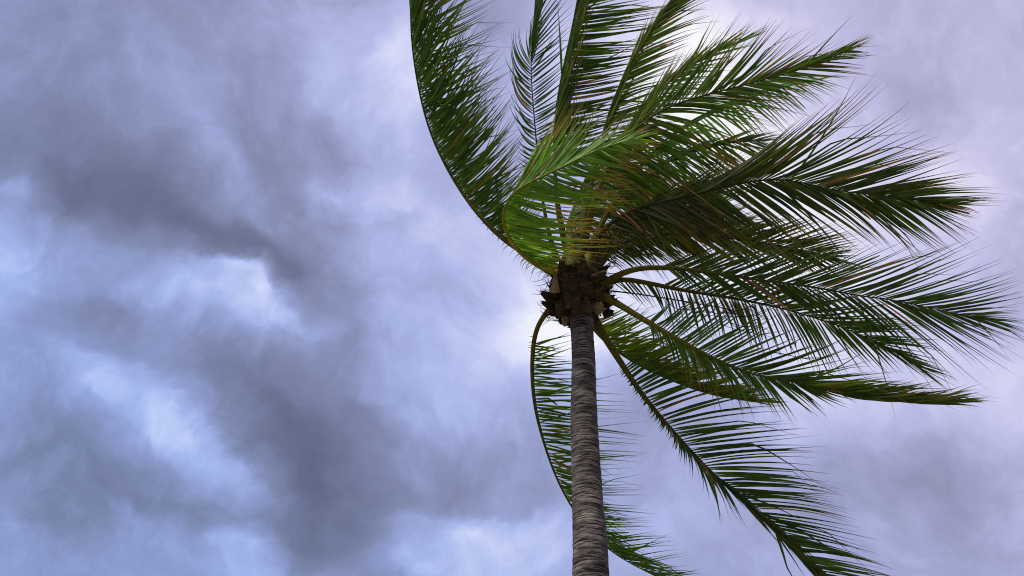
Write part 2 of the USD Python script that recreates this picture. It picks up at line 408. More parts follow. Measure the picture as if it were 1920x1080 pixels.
STUBS = [
    ((1060, 592), (1050, 562), 30, 10, -.20, -.30, HUSK), ((1044, 562), (1018, 546), 26, 5, -.12, -.24, HUSK), ((1048, 578), (1019, 566), 22, 4, -.08, -.18, HUSK), ((1062, 598), (1050, 606), 24, 5, -.14, -.22, HUSK),
    ((1078, 606), (1064, 612), 22, 5, -.18, -.25, FIBRE), ((1046, 548), (1045, 516), 20, 5, -.26, -.33, HUSK_CUT), ((1098, 556), (1106, 528), 28, 10, -.26, -.34, HUSK), ((1112, 580), (1130, 572), 26, 16, -.24, -.34, HUSK_CUT),
    ((1125, 572), (1150, 556), 26, 6, -.14, -.26, HUSK), ((1126, 588), (1148, 584), 22, 4, -.08, -.18, HUSK), ((1118, 545), (1146, 536), 26, 6, -.20, -.28, FIBRE), ((1080, 560), (1072, 520), 34, 14, -.28, -.32, FIBRE),
    ((1094, 512), (1092, 478), 24, 5, -.26, -.28, HUSK), ((1114, 500), (1124, 462), 22, 4, -.20, -.24, HUSK), ((1060, 525), (1056, 488), 30, 10, -.22, -.26, FIBRE), ((1104, 600), (1122, 600), 24, 6, -.20, -.27, FIBRE),
    ((1072, 575), (1062, 546), 24, 8, -.29, -.36, HUSK), ((1134, 560), (1157, 571), 20, 4, -.05, -.1, HUSK), ((1052, 552), (1032, 530), 22, 5, -.18, -.28, HUSK), ((1054, 586), (1030, 590), 20, 3, -.12, -.2, HUSK),
    ((1086, 585), (1080, 555), 28, 8, -.29, -.38, FIBRE), ((1100, 585), (1098, 556), 26, 8, -.29, -.37, HUSK), ((1108, 525), (1134, 508), 24, 6, -.22, -.3, HUSK), ((1070, 540), (1060, 508), 24, 6, -.28, -.34, HUSK),
    ((1116, 562), (1128, 540), 22, 6, -.25, -.34, HUSK), ((1068, 604), (1056, 594), 22, 5, -.20, -.3, HUSK_CUT), ((1090, 606), (1096, 616), 24, 6, -.24, -.28, FIBRE), ((1118, 512), (1140, 496), 18, 4, -.15, -.22, FIBRE),
]
for i, (p0, p1, w0, w1, d0, d1, mt) in enumerate(STUBS):
    (ax, ay), (bx, by) = p0, p1
    leaf_base(i, (1086 + (ax - 1086) * 1.14, ay), (1086 + (bx - 1086) * 1.10, by), w0, w1, d0 * 1.24, d1 * 1.22, mt, 100 + i, label='pale broken end of an old leaf base' if mt is HUSK_CUT else None)


# ------------------------------------------------------------------ fronds
GREEN = np.array([.050, .100, .017])
TIPC = np.array([.25, .125, .055])
WAVE = np.random.default_rng(77)


def noise1(x, seed):
    x = np.asarray(x, float)
    return meshkit.noise(np.stack([x, x * 0 + .37, x * 0 + .11], -1), seed) * 2 - 1


class Frond:
    def __init__(self, pts, sides, tone=(1, 1, 1), width=.030, r0=.042, brown=.25, gap=4.9, seed=1, label=None, r_mid=.020, stalk=1.0):
        self.pts, self.sides, self.tone, self.width, self.r0, self.brown, self.gap, self.seed, self.label, self.r_mid, self.stalk = pts, sides, np.array(tone), width, r0, brown, gap, seed, label, r_mid, stalk


def build_frond(fd):
    rng = np.random.default_rng(fd.seed)
    pts = np.array([[a, b, c] for a, b, c in fd.pts], float)
    C = np.array([at(a, b, D0 + c) for a, b, c in pts])
    u = np.concatenate([[0], np.cumsum(np.linalg.norm(np.diff(C, axis=0), axis=1))])
    Lr = u[-1]
    sp = CubicSpline(u / Lr, C)
    s = np.linspace(0, 1, 90)
    Cf = sp(s)
    Tf = frames(Cf)
    rad = np.interp(s, [0, .03, .08, .2, .45, .75, 1], [fd.r0 * 1.7, fd.r0 * 1.2, fd.r0 * .92, fd.r_mid * 1.25, fd.r_mid * .62, fd.r_mid * .33, .0022])
    sv, sf = tube(Cf, rad * .8, rad, 10, FWD)
    petiole = np.array([.098, .084, .008]) * fd.stalk
    along = np.repeat(np.interp(s, [0, .08, .3, .6, 1], [.75, 1, .85, .55, .4]), 10)
    ring = np.repeat(s, 10)
    scol = petiole * along[:, None] * (.8 + .2 * fd.tone)
    scol = np.where(ring[:, None] > .3, scol * np.array([.8, .95, .9]), scol)
    plen = np.linalg.norm(np.diff(pix(Cf)[:, :2], axis=0), axis=1).sum()
    leaves = []
    for si, side in enumerate(fd.sides):
        opt = side[0] if isinstance(side[0], dict) else {}
        keys = np.array([(*k, 0, 0)[:5] for k in side if not isinstance(k, dict)], float)
        ks = keys[:, 0]
        itp = PchipInterpolator(ks, keys[:, 1:])
        s0, s1 = ks[0], ks[-1]
        n = max(4, int(plen * (s1 - s0) / (fd.gap * opt.get('gap', 1))))
        ss = np.sort(np.clip(s0 + (s1 - s0) * (np.arange(n) + rng.uniform(-.3, .3, n)) / (n - 1), s0, s1))
        K = itp(ss)
        # leaflets cling together in bundles of a few, as wet wind-blown leaflets do
        bid, b = np.zeros(n, int), 0
        i = 0
        while i < n:
            m = int(rng.choice([1, 2, 3, 4, 5, 6, 8], p=[.14, .16, .2, .18, .14, .1, .08]))
            bid[i:i + m] = b
            b, i = b + 1, i + m
        bang, blen, bdz = rng.normal(0, 2.3, b + 1), rng.normal(1, .05, b + 1), rng.normal(0, .05, b + 1)
        loose = opt.get('loose', 1.0)
        ang = bang[bid] * loose + rng.normal(0, 1.5, n) * loose + 5.0 * loose * noise1(ss * 9 + si * 7, fd.seed)
        ln = blen[bid] * np.clip(rng.normal(1, .07, n), .72, 1.12) * (1 + .06 * noise1(ss * 25 + 3, fd.seed + 3))
        stray = rng.random(n) < .06 * loose
        ang = np.where(stray, ang + rng.normal(0, 14, n), ang)
        broken = rng.random(n) < .06
        ln = np.where(broken, ln * rng.uniform(.45, .75, n), ln)
        mean_s = np.array([ss[bid == q].mean() if (bid == q).any() else 0 for q in range(b + 1)])
        for q in range(n):
            p0 = sp(ss[q])
            x0, y0, z0 = pix(p0)
            dx, dy, dz, bend = K[q]
            a = math.radians(ang[q])
            ca, sa = math.cos(a), math.sin(a)
            dx, dy = (dx * ca - dy * sa) * ln[q], (dx * sa + dy * ca) * ln[q]
            # tips of a bundle draw together
            pm = pix(sp(mean_s[bid[q]]))
            pull = opt.get('pull', .32) if not stray[q] else 0
            tx_, ty_ = x0 + dx + (pm[0] - x0) * pull, y0 + dy + (pm[1] - y0) * pull
            dzr = dz + bdz[bid[q]] + rng.normal(0, .035)
            tip = at(tx_, ty_, z0 + dzr)
            pl = math.hypot(tx_ - x0, ty_ - y0)
            bq = bend + rng.normal(0, .03) + (.05 * noise1([ss[q] * 14], fd.seed + 9)[0])
            mx_, my_ = x0 + .48 * (tx_ - x0) - (ty_ - y0) * bq, y0 + .48 * (ty_ - y0) + (tx_ - x0) * bq
            mid = at(mx_, my_, z0 + dzr * .5 + rng.normal(0, .03) - .02 * si)
            leaves.append(dict(p=(p0, mid, tip), s=ss[q], kink=rng.random() < .10, broken=broken[q], pl=pl, roll=rng.normal(opt.get('roll', 0), 24),
                               w=fd.width * opt.get('w', 1) * float(np.clip(rng.normal(1, .15), .65, 1.4)) * float(np.interp(ss[q], [0, .12, .3, .8, 1], [.5, .75, 1, .9, .55])),
                               dry=opt.get('dry', 0), tone=np.array(opt.get('tone', (1, 1, 1))), tipb=opt.get('brown', 1.0), T=Tf[min(89, int(ss[q] * 89))], rnd=rng.random(4)))
    meshes = []
    NS = 11
    t = np.linspace(0, 1, NS)
    for lf in leaves:
        p0, p1, p2 = lf['p']
        pc = ((1 - t) ** 2)[:, None] * p0 + (2 * t * (1 - t))[:, None] * p1 + (t ** 2)[:, None] * p2
        L = np.linalg.norm(np.diff(pc, axis=0), axis=1).sum()
        if lf['kink']:
            k0 = .5 + .35 * lf['rnd'][0]
            off = np.clip(t - k0, 0, 1)[:, None] * L
            dirk = np.array([lf['rnd'][1] - .3, lf['rnd'][2] - .5, -.5 - .6 * lf['rnd'][3]])
            pc = pc + off * dirk * .7
        # flutter along the blade
        T = frames(pc)
        view = (EYE - p0) / np.linalg.norm(EYE - p0)
        N0 = np.cross(lf['T'], T[3])
        if np.linalg.norm(N0) < .25:
            N0 = view
        N0 = N0 / np.linalg.norm(N0)
        if N0 @ view < 0:
            N0 = -N0
        N0 = N0 + .8 * view
        N = N0 - T * (T @ N0)[:, None]
        N /= np.linalg.norm(N, axis=1, keepdims=True)
        B = np.cross(T, N)
        roll = np.radians(lf['roll'] + 35 * (lf['rnd'][1] - .5) * t)[:, None]
        W = B * np.cos(roll) + N * np.sin(roll)
        M = np.cross(W, T)
        wp = np.interp(t, [0, .05, .16, .34, .6, .82, .94, 1], [.42, .72, 1, .95, .56, .22, .11, .03])
        if lf['broken']:
            wp = np.interp(t, [0, .05, .2, .45, .9, 1], [.3, .55, .95, 1, .75, .35])
        hw = (lf['w'] * wp / 2)[:, None]
        fold = hw * .55
        V = np.stack([pc - W * hw - M * 0, pc + M * fold, pc + W * hw], 1).reshape(-1, 3)
        i = np.arange(NS - 1)
        F = np.concatenate([np.stack([3 * i, 3 * i + 1, 3 * i + 4, 3 * i + 3], 1), np.stack([3 * i + 1, 3 * i + 2, 3 * i + 5, 3 * i + 4], 1)])
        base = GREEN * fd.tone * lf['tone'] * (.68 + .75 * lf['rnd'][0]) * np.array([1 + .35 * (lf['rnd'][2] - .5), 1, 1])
        bt = np.clip((t - (1 - fd.brown * lf['tipb'] * (.5 + lf['rnd'][3]))) / .25, 0, 1)[:, None] * (.45 + .55 * lf['rnd'][1])
        if lf['rnd'][0] > .965:
            bt = bt * 0 + .8
        c = base * (1 - bt) + TIPC * bt
        if lf['dry']:
            c = c * (1 - lf['dry']) + np.array([.06, .045, .03]) * lf['dry']
        mid_c = c * np.array([1.3, 1.2, 1.0])
        col = np.stack([c, mid_c, c], 1).reshape(-1, 3)
        meshes.append((V, F, col, pc, lf['w'] * wp))
    return (sv, sf, scol), meshes


S = lambda *k: list(k)
FRONDS = [
    # short young fronds and far-side fronds that fill the heart of the crown
    Frond([(1074, 500, -.20), (1068, 445, .05), (1080, 380, .8), (1105, 320, 1.2), (1140, 270, 1.6)],
          [S((.15, 60, -40, .1, 0), (.5, 90, -50, .1, 0), (1, 60, -40, .1, 0)), S((.15, 90, 40, 0, 0), (.5, 130, 50, 0, 0), (1, 60, 0, 0, 0))], seed=31, gap=3.4, r0=.062, r_mid=.034, stalk=.9),
    Frond([(1096, 505, -.22), (1128, 440, .05), (1185, 405, .9), (1245, 385, 1.3), (1310, 378, 1.7), (1360, 380, 2.0)],
          [S((.12, 90, -60, .1, 0), (.5, 120, -60, .1, 0), (1, 60, -30, .1, 0)), S((.08, 70, 55, 0, 0), (.5, 110, 75, 0, 0), (1, 60, 30, 0, 0))], seed=32, gap=3.4, r0=.055, r_mid=.034, stalk=1.5),
    Frond([(1108, 508, -.2), (1150, 462, .0), (1190, 432, .5), (1250, 420, .8), (1320, 425, 1.1), (1400, 440, 1.4)],
          [S((.12, 90, -60, .1, 0), (.5, 120, -50, .1, 0), (1, 60, -10, .1, 0)), S((.2, 60, 45, 0, 0), (.5, 110, 65, 0, 0), (1, 60, 30, 0, 0))], seed=33, gap=3.6, r0=.055, r_mid=.034, stalk=1.3),
    # tall frond on the far left, its edge to the wind
    Frond([(1050, 508, 0), (1000, 482, .1), (950, 452, .15), (900, 405, .2), (850, 335, .3), (810, 255, .35), (785, 165, .4), (772, 75, .45), (770, -10, .5), (776, -90, .55), (790, -150, .6)],
          [S((.10, 55, -50, .1, .1), (.23, 92, -95, .15, .1), (.34, 125, -130, .2, .1), (.46, 135, -105, .2, .1), (.58, 150, -62, .2, .08), (.70, 165, -80, .2, .05), (.81, 150, -110, .2, .0), (1, 90, -140, .2, 0)),
           S((.10, 40, -30, -.05, .05), (.23, 80, -65, -.05, .08), (.34, 105, -105, -.05, .08), (.46, 100, -150, 0, .1), (.58, 72, -150, 0, .1), (.70, 40, -150, 0, .05), (.81, 20, -140, 0, 0), (1, 20, -130, 0, 0)),
           S((.14, 62, -58, .06, .1), (.34, 122, -95, .08, .12), (.46, 125, -125, .08, .1), (.58, 115, -110, .08, .08), (.70, 100, -130, .08, .05), (.81, 80, -130, .08, 0), (1, 50, -130, 0, 0)),
           S({'w': .5, 'gap': 3.2, 'dry': .6, 'loose': 3}, (.06, -14, 22, 0, .3), (.12, -22, 14, 0, .4), (.16, -10, 12, 0, .3), (.42, -1, -26, 0, .2))], seed=1, width=.0235, gap=3.9, tone=(1.35, 1.3, 1.3)),
    # small dark frond behind, top centre
    Frond([(1045, 490, .4), (1020, 390, .5), (1008, 290, .6), (1000, 200, .7), (996, 120, .8), (1000, 50, .9), (1006, -20, 1), (1025, -90, 1.1)],
          [S((.28, 45, -35, .1, .05), (.5, 72, -50, .1, .05), (.63, 76, -70, .1, .02), (.75, 58, -110, .1, 0), (1, 60, -120, .1, 0)),
           S((.28, -40, -15, -.05, -.2), (.33, -45, -30, -.1, -.25), (.49, -42, -72, -.1, -.28), (.6, -26, -72, -.1, -.25), (.66, 0, -75, 0, -.1), (.75, 30, -100, 0, 0), (1, 45, -130, 0, 0)),
           S({'loose': .5, 'gap': .6}, (.62, 22, -80, .05, .02), (.8, 30, -110, .05, 0), (1, 50, -120, .05, 0))],
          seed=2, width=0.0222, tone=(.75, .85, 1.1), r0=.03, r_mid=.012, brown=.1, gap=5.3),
    # upright frond at the top
    Frond([(1072, 492, .2), (1048, 400, .3), (1040, 300, .4), (1043, 210, .45), (1058, 120, .5), (1075, 40, .55), (1090, -40, .6), (1110, -120, .7), (1140, -190, .75)],
          [S((.25, 110, -40, .1, .03), (.41, 150, -30, .1, .03), (.54, 170, -25, .1, .03), (.66, 182, -30, .1, .02), (.77, 190, -50, .1, 0), (1, 100, -150, .1, 0)),
           S((.25, 95, -30, .2, .03), (.45, 130, -34, .22, .03), (.6, 140, -30, .22, .03), (.8, 130, -60, .2, 0), (1, 90, -140, .2, 0)),
           S((.25, 45, -110, -.05, .03), (.5, 50, -140, -.05, .03), (.7, 55, -140, 0, 0), (1, 60, -140, 0, 0))], seed=3, brown=.3, width=0.0281),
    Frond([(1085, 482, .1), (1100, 390, .2), (1122, 290, .25), (1150, 190, .3), (1195, 100, .35), (1240, 30, .4), (1285, -40, .45), (1330, -100, .5)],
          [S((.3, 40, -120, .1, .05), (.5, 58, -120, .1, .04), (.7, 75, -105, .1, 0), (1, 90, -80, .1, 0)),
           S((.3, 110, -10, -.05, -.05), (.5, 120, -40, -.05, -.05), (.65, 112, -50, 0, -.05), (.8, 100, -55, 0, 0), (1, 110, -60, 0, 0))], seed=4, brown=.4, width=0.0281, tone=(1.6, 1.5, 1)),
    Frond([(1090, 484, .3), (1115, 380, .5), (1150, 290, .7), (1200, 210, .8), (1260, 150, .9), (1330, 105, 1.0), (1385, 80, 1.0)],
          [S((.3, 50, -110, .1, .05), (.6, 75, -95, .1, .05), (.85, 90, -70, .1, 0), (1, 70, -45, .1, 0)),
           S((.3, 120, 0, -.05, -.05), (.6, 120, -10, -.05, -.05), (.85, 90, -20, 0, -.05), (1, 60, -20, 0, 0))], seed=5, tone=(1.4, 1.5, 1.2), brown=.2, width=0.0266, gap=5.9),
    # glaucous frond glimpsed behind the centre
    Frond([(1102, 484, .2), (1150, 380, .3), (1220, 290, .4), (1300, 225, .5), (1380, 190, .55), (1460, 165, .6), (1530, 150, .65)],
          [S((.35, 90, -40, .1, 0), (.7, 80, -30, .1, 0), (1, 50, -10, .1, 0)),
           S((.35, 110, 110, 0, -.05), (.55, 95, 92, 0, -.08), (.7, 80, 72, 0, -.08), (.85, 70, 55, 0, -.08), (1, 50, 15, 0, 0))], seed=6, tone=(2.4, 2.6, 5.0), brown=.05, width=0.0252, gap=5.6),
    Frond([(1104, 486, .1), (1140, 400, .12), (1200, 330, .16), (1280, 290, .25), (1360, 270, .3), (1430, 265, .35)],
          [S((.2, 90, -50, .1, 0), (.6, 100, -40, .1, 0), (1, 50, -10, .1, 0)),
           S((.2, 90, 90, 0, -.05), (.5, 110, 100, 0, -.05), (.8, 100, 75, 0, -.05), (1, 60, 20, 0, 0))], seed=7, brown=.3, width=0.0281, tone=(1.0, 1.05, 1.1)),
    # long centre frond reaching to the upper right
    Frond([(1092, 484, 0), (1105, 410, -.2), (1130, 340, -.3), (1160, 280, -.35), (1200, 235, -.4), (1250, 203, -.45), (1310, 182, -.5), (1370, 166, -.5), (1430, 150, -.5), (1490, 132, -.5), (1550, 110, -.5), (1590, 95, -.5)],
          [S({'w': .82, 'pull': .15, 'gap': 1.15}, (.22, 50, -100, .05, .06), (.3, 70, -125, .05, .06), (.4, 105, -165, .05, .05), (.48, 115, -165, .05, .04), (.575, 105, -155, .05, .04), (.665, 110, -115, .05, .05), (.755, 125, -80, .05, .05), (.845, 128, -50, .05, .03), (.94, 75, -35, 0, 0), (1, 40, -18, 0, 0)),
           S({'w': .85, 'gap': 1.35, 'pull': .2}, (.2, 150, 130, -.1, -.05), (.3, 185, 118, -.1, -.05), (.4, 200, 90, -.1, -.06), (.48, 205, 45, -.1, -.06), (.575, 170, 25, -.1, -.05), (.665, 132, 22, -.05, -.05), (.755, 110, 15, 0, -.05), (.845, 118, 4, 0, 0), (.94, 78, 6, 0, 0), (1, 40, 6, 0, 0)),
           S((.18, 140, 128, -.05, -.05), (.3, 175, 122, -.05, -.05), (.44, 185, 84, -.05, -.06)),
           S({'brown': 2.2, 'gap': 1.6}, (.16, 110, 60, -.1, -.05), (.3, 150, 90, -.1, -.05))],
          seed=8, tone=(1.25, 1.2, 1.1), brown=.35, width=0.0311),
    # broad dark frond sweeping right; shade painted into its leaf colour
    Frond([(1097, 502, -.1), (1122, 445, -.25), (1165, 405, -.35), (1215, 385, -.4), (1272, 372, -.45), (1340, 355, -.5), (1400, 342, -.5), (1447, 337, -.5), (1500, 342, -.5), (1560, 355, -.5), (1620, 363, -.5), (1680, 370, -.5), (1735, 378, -.5), (1775, 383, -.5)],
          [S({'w': .9}, (.16, 120, -50, .05, .05), (.24, 165, -80, .05, .05), (.31, 190, -105, .05, .05), (.41, 212, -148, .05, .05), (.46, 225, -165, .05, .05), (.555, 222, -130, .05, .05), (.6, 230, -102, .05, .05), (.66, 240, -70, .05, .04), (.71, 235, -50, .05, .02), (.79, 200, -30, .05, -.03), (.87, 172, -20, .05, -.03), (.95, 128, -12, 0, 0), (1, 85, -8, 0, 0)),
           S({'pull': .12, 'loose': .7}, (.14, 100, 85, -.1, -.05), (.235, 130, 100, -.1, -.05), (.31, 150, 110, -.1, -.05), (.41, 160, 118, -.1, -.05), (.555, 170, 120, -.05, -.05), (.625, 170, 124, -.05, -.05), (.71, 165, 120, 0, -.05), (.79, 158, 105, 0, -.05), (.87, 138, 75, 0, -.05), (.95, 90, 32, 0, 0), (1, 62, 18, 0, 0)),
           S({'dry': .55, 'gap': .7, 'loose': 1.6, 'w': .8}, (.03, 60, 10, -.12, -.05), (.12, 100, 40, -.14, -.05), (.22, 120, 62, -.14, -.05), (.36, 130, 80, -.1, -.05))],
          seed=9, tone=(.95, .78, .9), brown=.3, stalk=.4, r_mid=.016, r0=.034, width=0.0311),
    Frond([(1112, 508, 0), (1150, 470, .05), (1200, 448, .1), (1270, 440, .15), (1350, 445, .2), (1430, 455, .25), (1500, 468, .3), (1560, 480, .35)],
          [S((.1, 80, -30, .05, .03), (.4, 120, -45, .05, .03), (.8, 120, -30, .05, 0), (1, 60, 0, .05, 0)),
           S((.1, 60, 50, 0, -.05), (.3, 85, 72, 0, -.05), (.5, 112, 82, 0, -.05), (.8, 110, 60, 0, -.05), (1, 60, 22, 0, 0))], seed=10, tone=(.9, .75, .9), brown=.35, stalk=.55, width=0.0281, r0=.036),  # leaf and stalk colour darkened to stand for shade
    # long frond to the right edge; leaf tone darkened to stand for shade
    Frond([(1118, 542, -.2), (1145, 524, -.25), (1180, 508, -.3), (1240, 502, -.3), (1330, 511, -.3), (1440, 527, -.3), (1501, 535, -.3), (1562, 545, -.3), (1623, 556, -.3), (1669, 562, -.3), (1715, 571, -.3), (1760, 581, -.3), (1806, 590, -.3), (1850, 598, -.3)],
          [S({'pull': .15, 'loose': .8}, (.17, 90, -40, .05, .03), (.29, 150, -60, .05, .03), (.44, 172, -70, .05, .03), (.52, 192, -76, .05, .03), (.605, 228, -95, .05, .03), (.69, 210, -90, .05, .03), (.75, 200, -70, .05, .03), (.81, 185, -50, .05, .02), (.875, 160, -25, .05, .02), (.94, 120, -5, 0, 0), (1, 88, 10, 0, 0)),
           S({'pull': .15, 'loose': .8}, (.19, 45, 50, -.05, -.05), (.29, 90, 70, -.05, -.05), (.44, 130, 100, 0, -.05), (.52, 140, 120, 0, -.05), (.605, 160, 134, 0, -.05), (.69, 180, 130, 0, -.05), (.75, 190, 120, 0, -.05), (.81, 184, 100, 0, -.04), (.875, 150, 66, 0, -.04), (.94, 115, 42, 0, 0), (1, 88, 30, 0, 0))],
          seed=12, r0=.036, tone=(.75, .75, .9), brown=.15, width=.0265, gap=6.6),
    Frond([(1122, 548, -.1), (1150, 527, -.15), (1200, 528, -.1), (1260, 540, 0), (1330, 552, 0), (1420, 568, .05), (1480, 582, .1), (1540, 600, .1), (1600, 622, .1), (1650, 645, .1), (1690, 668, .1), (1725, 690, .1)],
          [S({'pull': .1, 'loose': .8}, (.2, 60, -30, .05, 0), (.335, 110, -50, .05, 0), (.48, 150, -50, .05, 0), (.575, 170, -35, .05, 0), (.675, 178, -10, .05, 0), (.775, 150, 2, 0, 0), (.86, 120, 16, 0, 0), (1, 70, 35, 0, 0)),
           S((.05, 50, 42, .1, -.06), (.14, 40, 66, .05, -.05), (.22, 22, 85, -.05, -.05), (.335, 32, 110, 0, -.06), (.48, 55, 125, 0, -.06), (.575, 75, 130, 0, -.06), (.675, 80, 110, 0, -.06), (.775, 90, 86, 0, -.05), (.86, 85, 60, 0, 0), (1, 60, 42, 0, 0))],
          seed=13, tone=(.72, .74, .9), brown=.12, r0=.031, width=0.0266, gap=6.6),  # tone carries painted shade, as on the frond above
    # lower right frond whose end is folded flat by the wind
    Frond([(1115, 548, -.25), (1150, 565, -.3), (1200, 595, -.35), (1260, 630, -.4), (1320, 663, -.4), (1400, 697, -.4), (1460, 712, -.4), (1510, 720, -.4), (1560, 735, -.4), (1620, 746, -.4), (1680, 752, -.4), (1740, 755, -.4), (1800, 754, -.4)],
          [S((.16, 55, -60, .05, .03), (.22, 100, -75, .05, .03), (.317, 140, -75, .05, .03), (.437, 170, -55, .05, .03), (.52, 190, -35, .05, .02), (.595, 200, -15, .05, 0), (.667, 170, -15, .05, 0), (.75, 132, -20, .05, 0), (.835, 110, -20, .05, 0), (.917, 92, -20, .05, 0), (1, 55, -8, 0, 0)),
           S((.16, 12, 50, -.05, -.05), (.22, 25, 80, -.05, -.08), (.317, 35, 95, -.05, -.08), (.437, 60, 90, -.05, -.08), (.52, 75, 60, 0, -.05), (.58, 80, 40, 0, 0), (.66, 110, 5, 0, .03), (.75, 125, -8, 0, .03), (.917, 95, -8, 0, 0), (1, 55, -2, 0, 0)),
           S({'loose': .5, 'gap': .8, 'tone': (2.2, 1.7, 1)}, (.56, 130, -2, .03, .04), (.66, 140, -16, .03, .05), (.8, 115, -16, .03, .04), (.93, 80, -12, .03, 0))],
          seed=14, brown=.3, tone=(.95, .95, 1), stalk=1.4, r0=.038, width=0.0281, gap=5.6, r_mid=.022),
    # short bright frond behind the trunk's right side
    Frond([(1098, 588, .15), (1116, 620, .3), (1140, 644, .4), (1185, 677, .5), (1260, 714, .6), (1335, 740, .6), (1390, 750, .6), (1435, 754, .6)],
          [S((.06, 80, -35, .1, .03), (.17, 110, -55, .1, .03), (.32, 130, -62, .1, .03), (.53, 130, -42, .1, .03), (.74, 100, -22, .1, 0), (1, 45, -2, 0, 0)),
           S({'loose': .6}, (.1, 80, -15, 0, .03), (.3, 110, -8, 0, .05), (.53, 110, -6, 0, .05), (.74, 80, -6, 0, .03), (1, 40, 0, 0, 0))], seed=15, tone=(2.0, 1.65, 1), brown=.25, width=0.0296, gap=3.6, r0=.02, r_mid=.014),
    # hanging frond, lower right; its shade is put into the leaf tone
    Frond([(1103, 578, -.2), (1118, 605, -.2), (1142, 645, -.2), (1172, 692, -.1), (1205, 740, 0), (1250, 795, 0), (1300, 850, .1), (1350, 900, .1), (1400, 945, .2), (1455, 998, .2), (1505, 1050, .2), (1550, 1100, .3), (1590, 1150, .3)],
          [S({'pull': .15, 'loose': .7}, (.165, 75, -60, .05, 0), (.25, 145, -60, .05, -.04), (.346, 200, -42, .05, -.07), (.445, 220, -15, .05, -.06), (.54, 220, 10, .05, -.05), (.63, 205, 30, .05, -.04), (.73, 186, 44, .05, -.03), (.826, 178, 32, .05, -.02), (.915, 130, 40, 0, 0), (1, 80, 50, 0, 0)),
           S({'loose': 1.5, 'gap': .8}, (.165, -12, 6, 0, .4), (.24, -7, 12, 0, -.5), (.33, -3, 22, 0, -.4), (.40, 12, 50, 0, -.2), (.445, 44, 96, 0, -.12), (.50, 70, 100, 0, -.06), (.56, 82, 92, 0, -.03), (.63, 94, 98, 0, -.02), (.73, 88, 93, 0, -.02), (.826, 80, 86, 0, 0), (1, 50, 72, 0, 0))],
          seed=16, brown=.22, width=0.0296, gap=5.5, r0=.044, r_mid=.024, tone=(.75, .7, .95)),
    # hanging frond behind the trunk, lower left
    Frond([(1050, 562, .0), (1028, 583, .1), (1009, 612, .2), (1000, 650, .3), (998, 700, .35), (1004, 765, .4), (1020, 830, .45), (1042, 892, .5), (1072, 950, .55), (1108, 998, .6), (1145, 1032, .6), (1195, 1063, .65), (1250, 1090, .7), (1310, 1115, .75)],
          [S({'w': .78, 'gap': 1.15, 'pull': .15, 'loose': 1.3}, (.145, 70, -18, .1, -.04), (.22, 110, -5, .1, -.04), (.31, 172, 26, .1, -.03), (.405, 185, 20, .1, 0), (.495, 170, 5, .1, 0), (.586, 145, 0, .1, 0), (.67, 125, -5, .1, 0), (.74, 110, -12, .1, 0), (.825, 95, -8, .1, 0), (.91, 80, 0, .1, 0), (1, 60, 10, .1, 0)),
           S((.15, 55, 0, 0, 0), (.31, 100, 16, 0, 0), (.495, 110, 36, 0, 0), (.67, 105, 36, 0, -.05), (.8, 95, 25, 0, -.05), (1, 70, 25, 0, 0)),
           S({'w': .5, 'gap': .8, 'dry': .5, 'loose': 3}, (.13, -12, 6, 0, .5), (.165, -12, -6, 0, -.5))],
          seed=17, brown=.2, width=0.0266, gap=5.6, r0=.03, r_mid=.02, tone=(1.05, 1.1, 1)),
    # bright frond curling over in front, the nearest one; sunlight painted into its colours
    Frond([(1048, 518, -.1), (1010, 497, -.25), (975, 472, -.45), (952, 440, -.62), (944, 410, -.75), (951, 380, -.88), (975, 354, -1.0), (1015, 332, -1.1), (1065, 308, -1.2), (1115, 284, -1.3), (1160, 268, -1.4), (1190, 260, -1.45)],
          [S({'loose': 1.6}, (.33, 70, -140, .15, .03), (.38, 92, -178, .15, .04), (.45, 110, -185, .1, .04), (.58, 116, -150, .05, .04), (.7, 120, -95, .05, .04), (.85, 100, -45, 0, .02), (1, 58, -12, 0, 0)),
           S({'loose': 1.5, 'brown': 1.25}, (.10, 55, 28, .1, .03), (.18, 85, 22, .15, .04), (.27, 130, 28, .2, .05), (.335, 190, 30, .2, .06), (.4, 205, 22, .15, .07), (.48, 202, 30, .1, .09), (.58, 185, 30, .05, .09), (.7, 140, 30, 0, .08), (.85, 92, 28, 0, .06), (1, 55, 6, 0, 0)),
           S({'w': .45, 'gap': 2.2, 'dry': .8, 'loose': 4}, (.03, -22, 20, .1, .3), (.1, -14, 26, .1, .5), (.2, -14, 8, .1, .5))],
          seed=18, brown=.40, width=0.0285, gap=2.9, tone=(2.6, 2.65, 2.8), stalk=2.7, r0=.04, r_mid=.022, label='bright green frond bent over by the wind, its leaflet tips brown'),
]

built = [build_frond(fd) for fd in FRONDS]

# which leaflets show largest: drawn coarsely into a depth grid over the picture
GW, GH, CELL = 960, 540, 2.0
zbuf = np.full((GH, GW), 1e9)
own = np.full((GH, GW), -1)
samples, ident, index = [], [], []
for a, (_, ms) in enumerate(built):
    for b, (V, F, col, pc, w) in enumerate(ms):
        fine = np.linspace(0, 1, 70)
        pts = np.stack([np.interp(fine, np.linspace(0, 1, len(pc)), pc[:, k]) for k in range(3)], 1)
        samples.append(pix(pts))
        ident.append(np.full(70, len(index)))
        index.append((a, b))
Q, ID = np.concatenate(samples), np.concatenate(ident)
gxq, gyq = np.floor(Q[:, 0] / CELL).astype(int), np.floor(Q[:, 1] / CELL).astype(int)
ok = (gxq >= 0) & (gxq < GW) & (gyq >= 0) & (gyq < GH)
order = np.argsort(-Q[ok, 2], kind='stable')
own[gyq[ok][order], gxq[ok][order]] = ID[ok][order]
count = np.bincount(own[own >= 0], minlength=len(index))
best = set(np.argsort(-count, kind='stable')[:300].tolist())
n_of = {ab: q for q, ab in enumerate(index)}

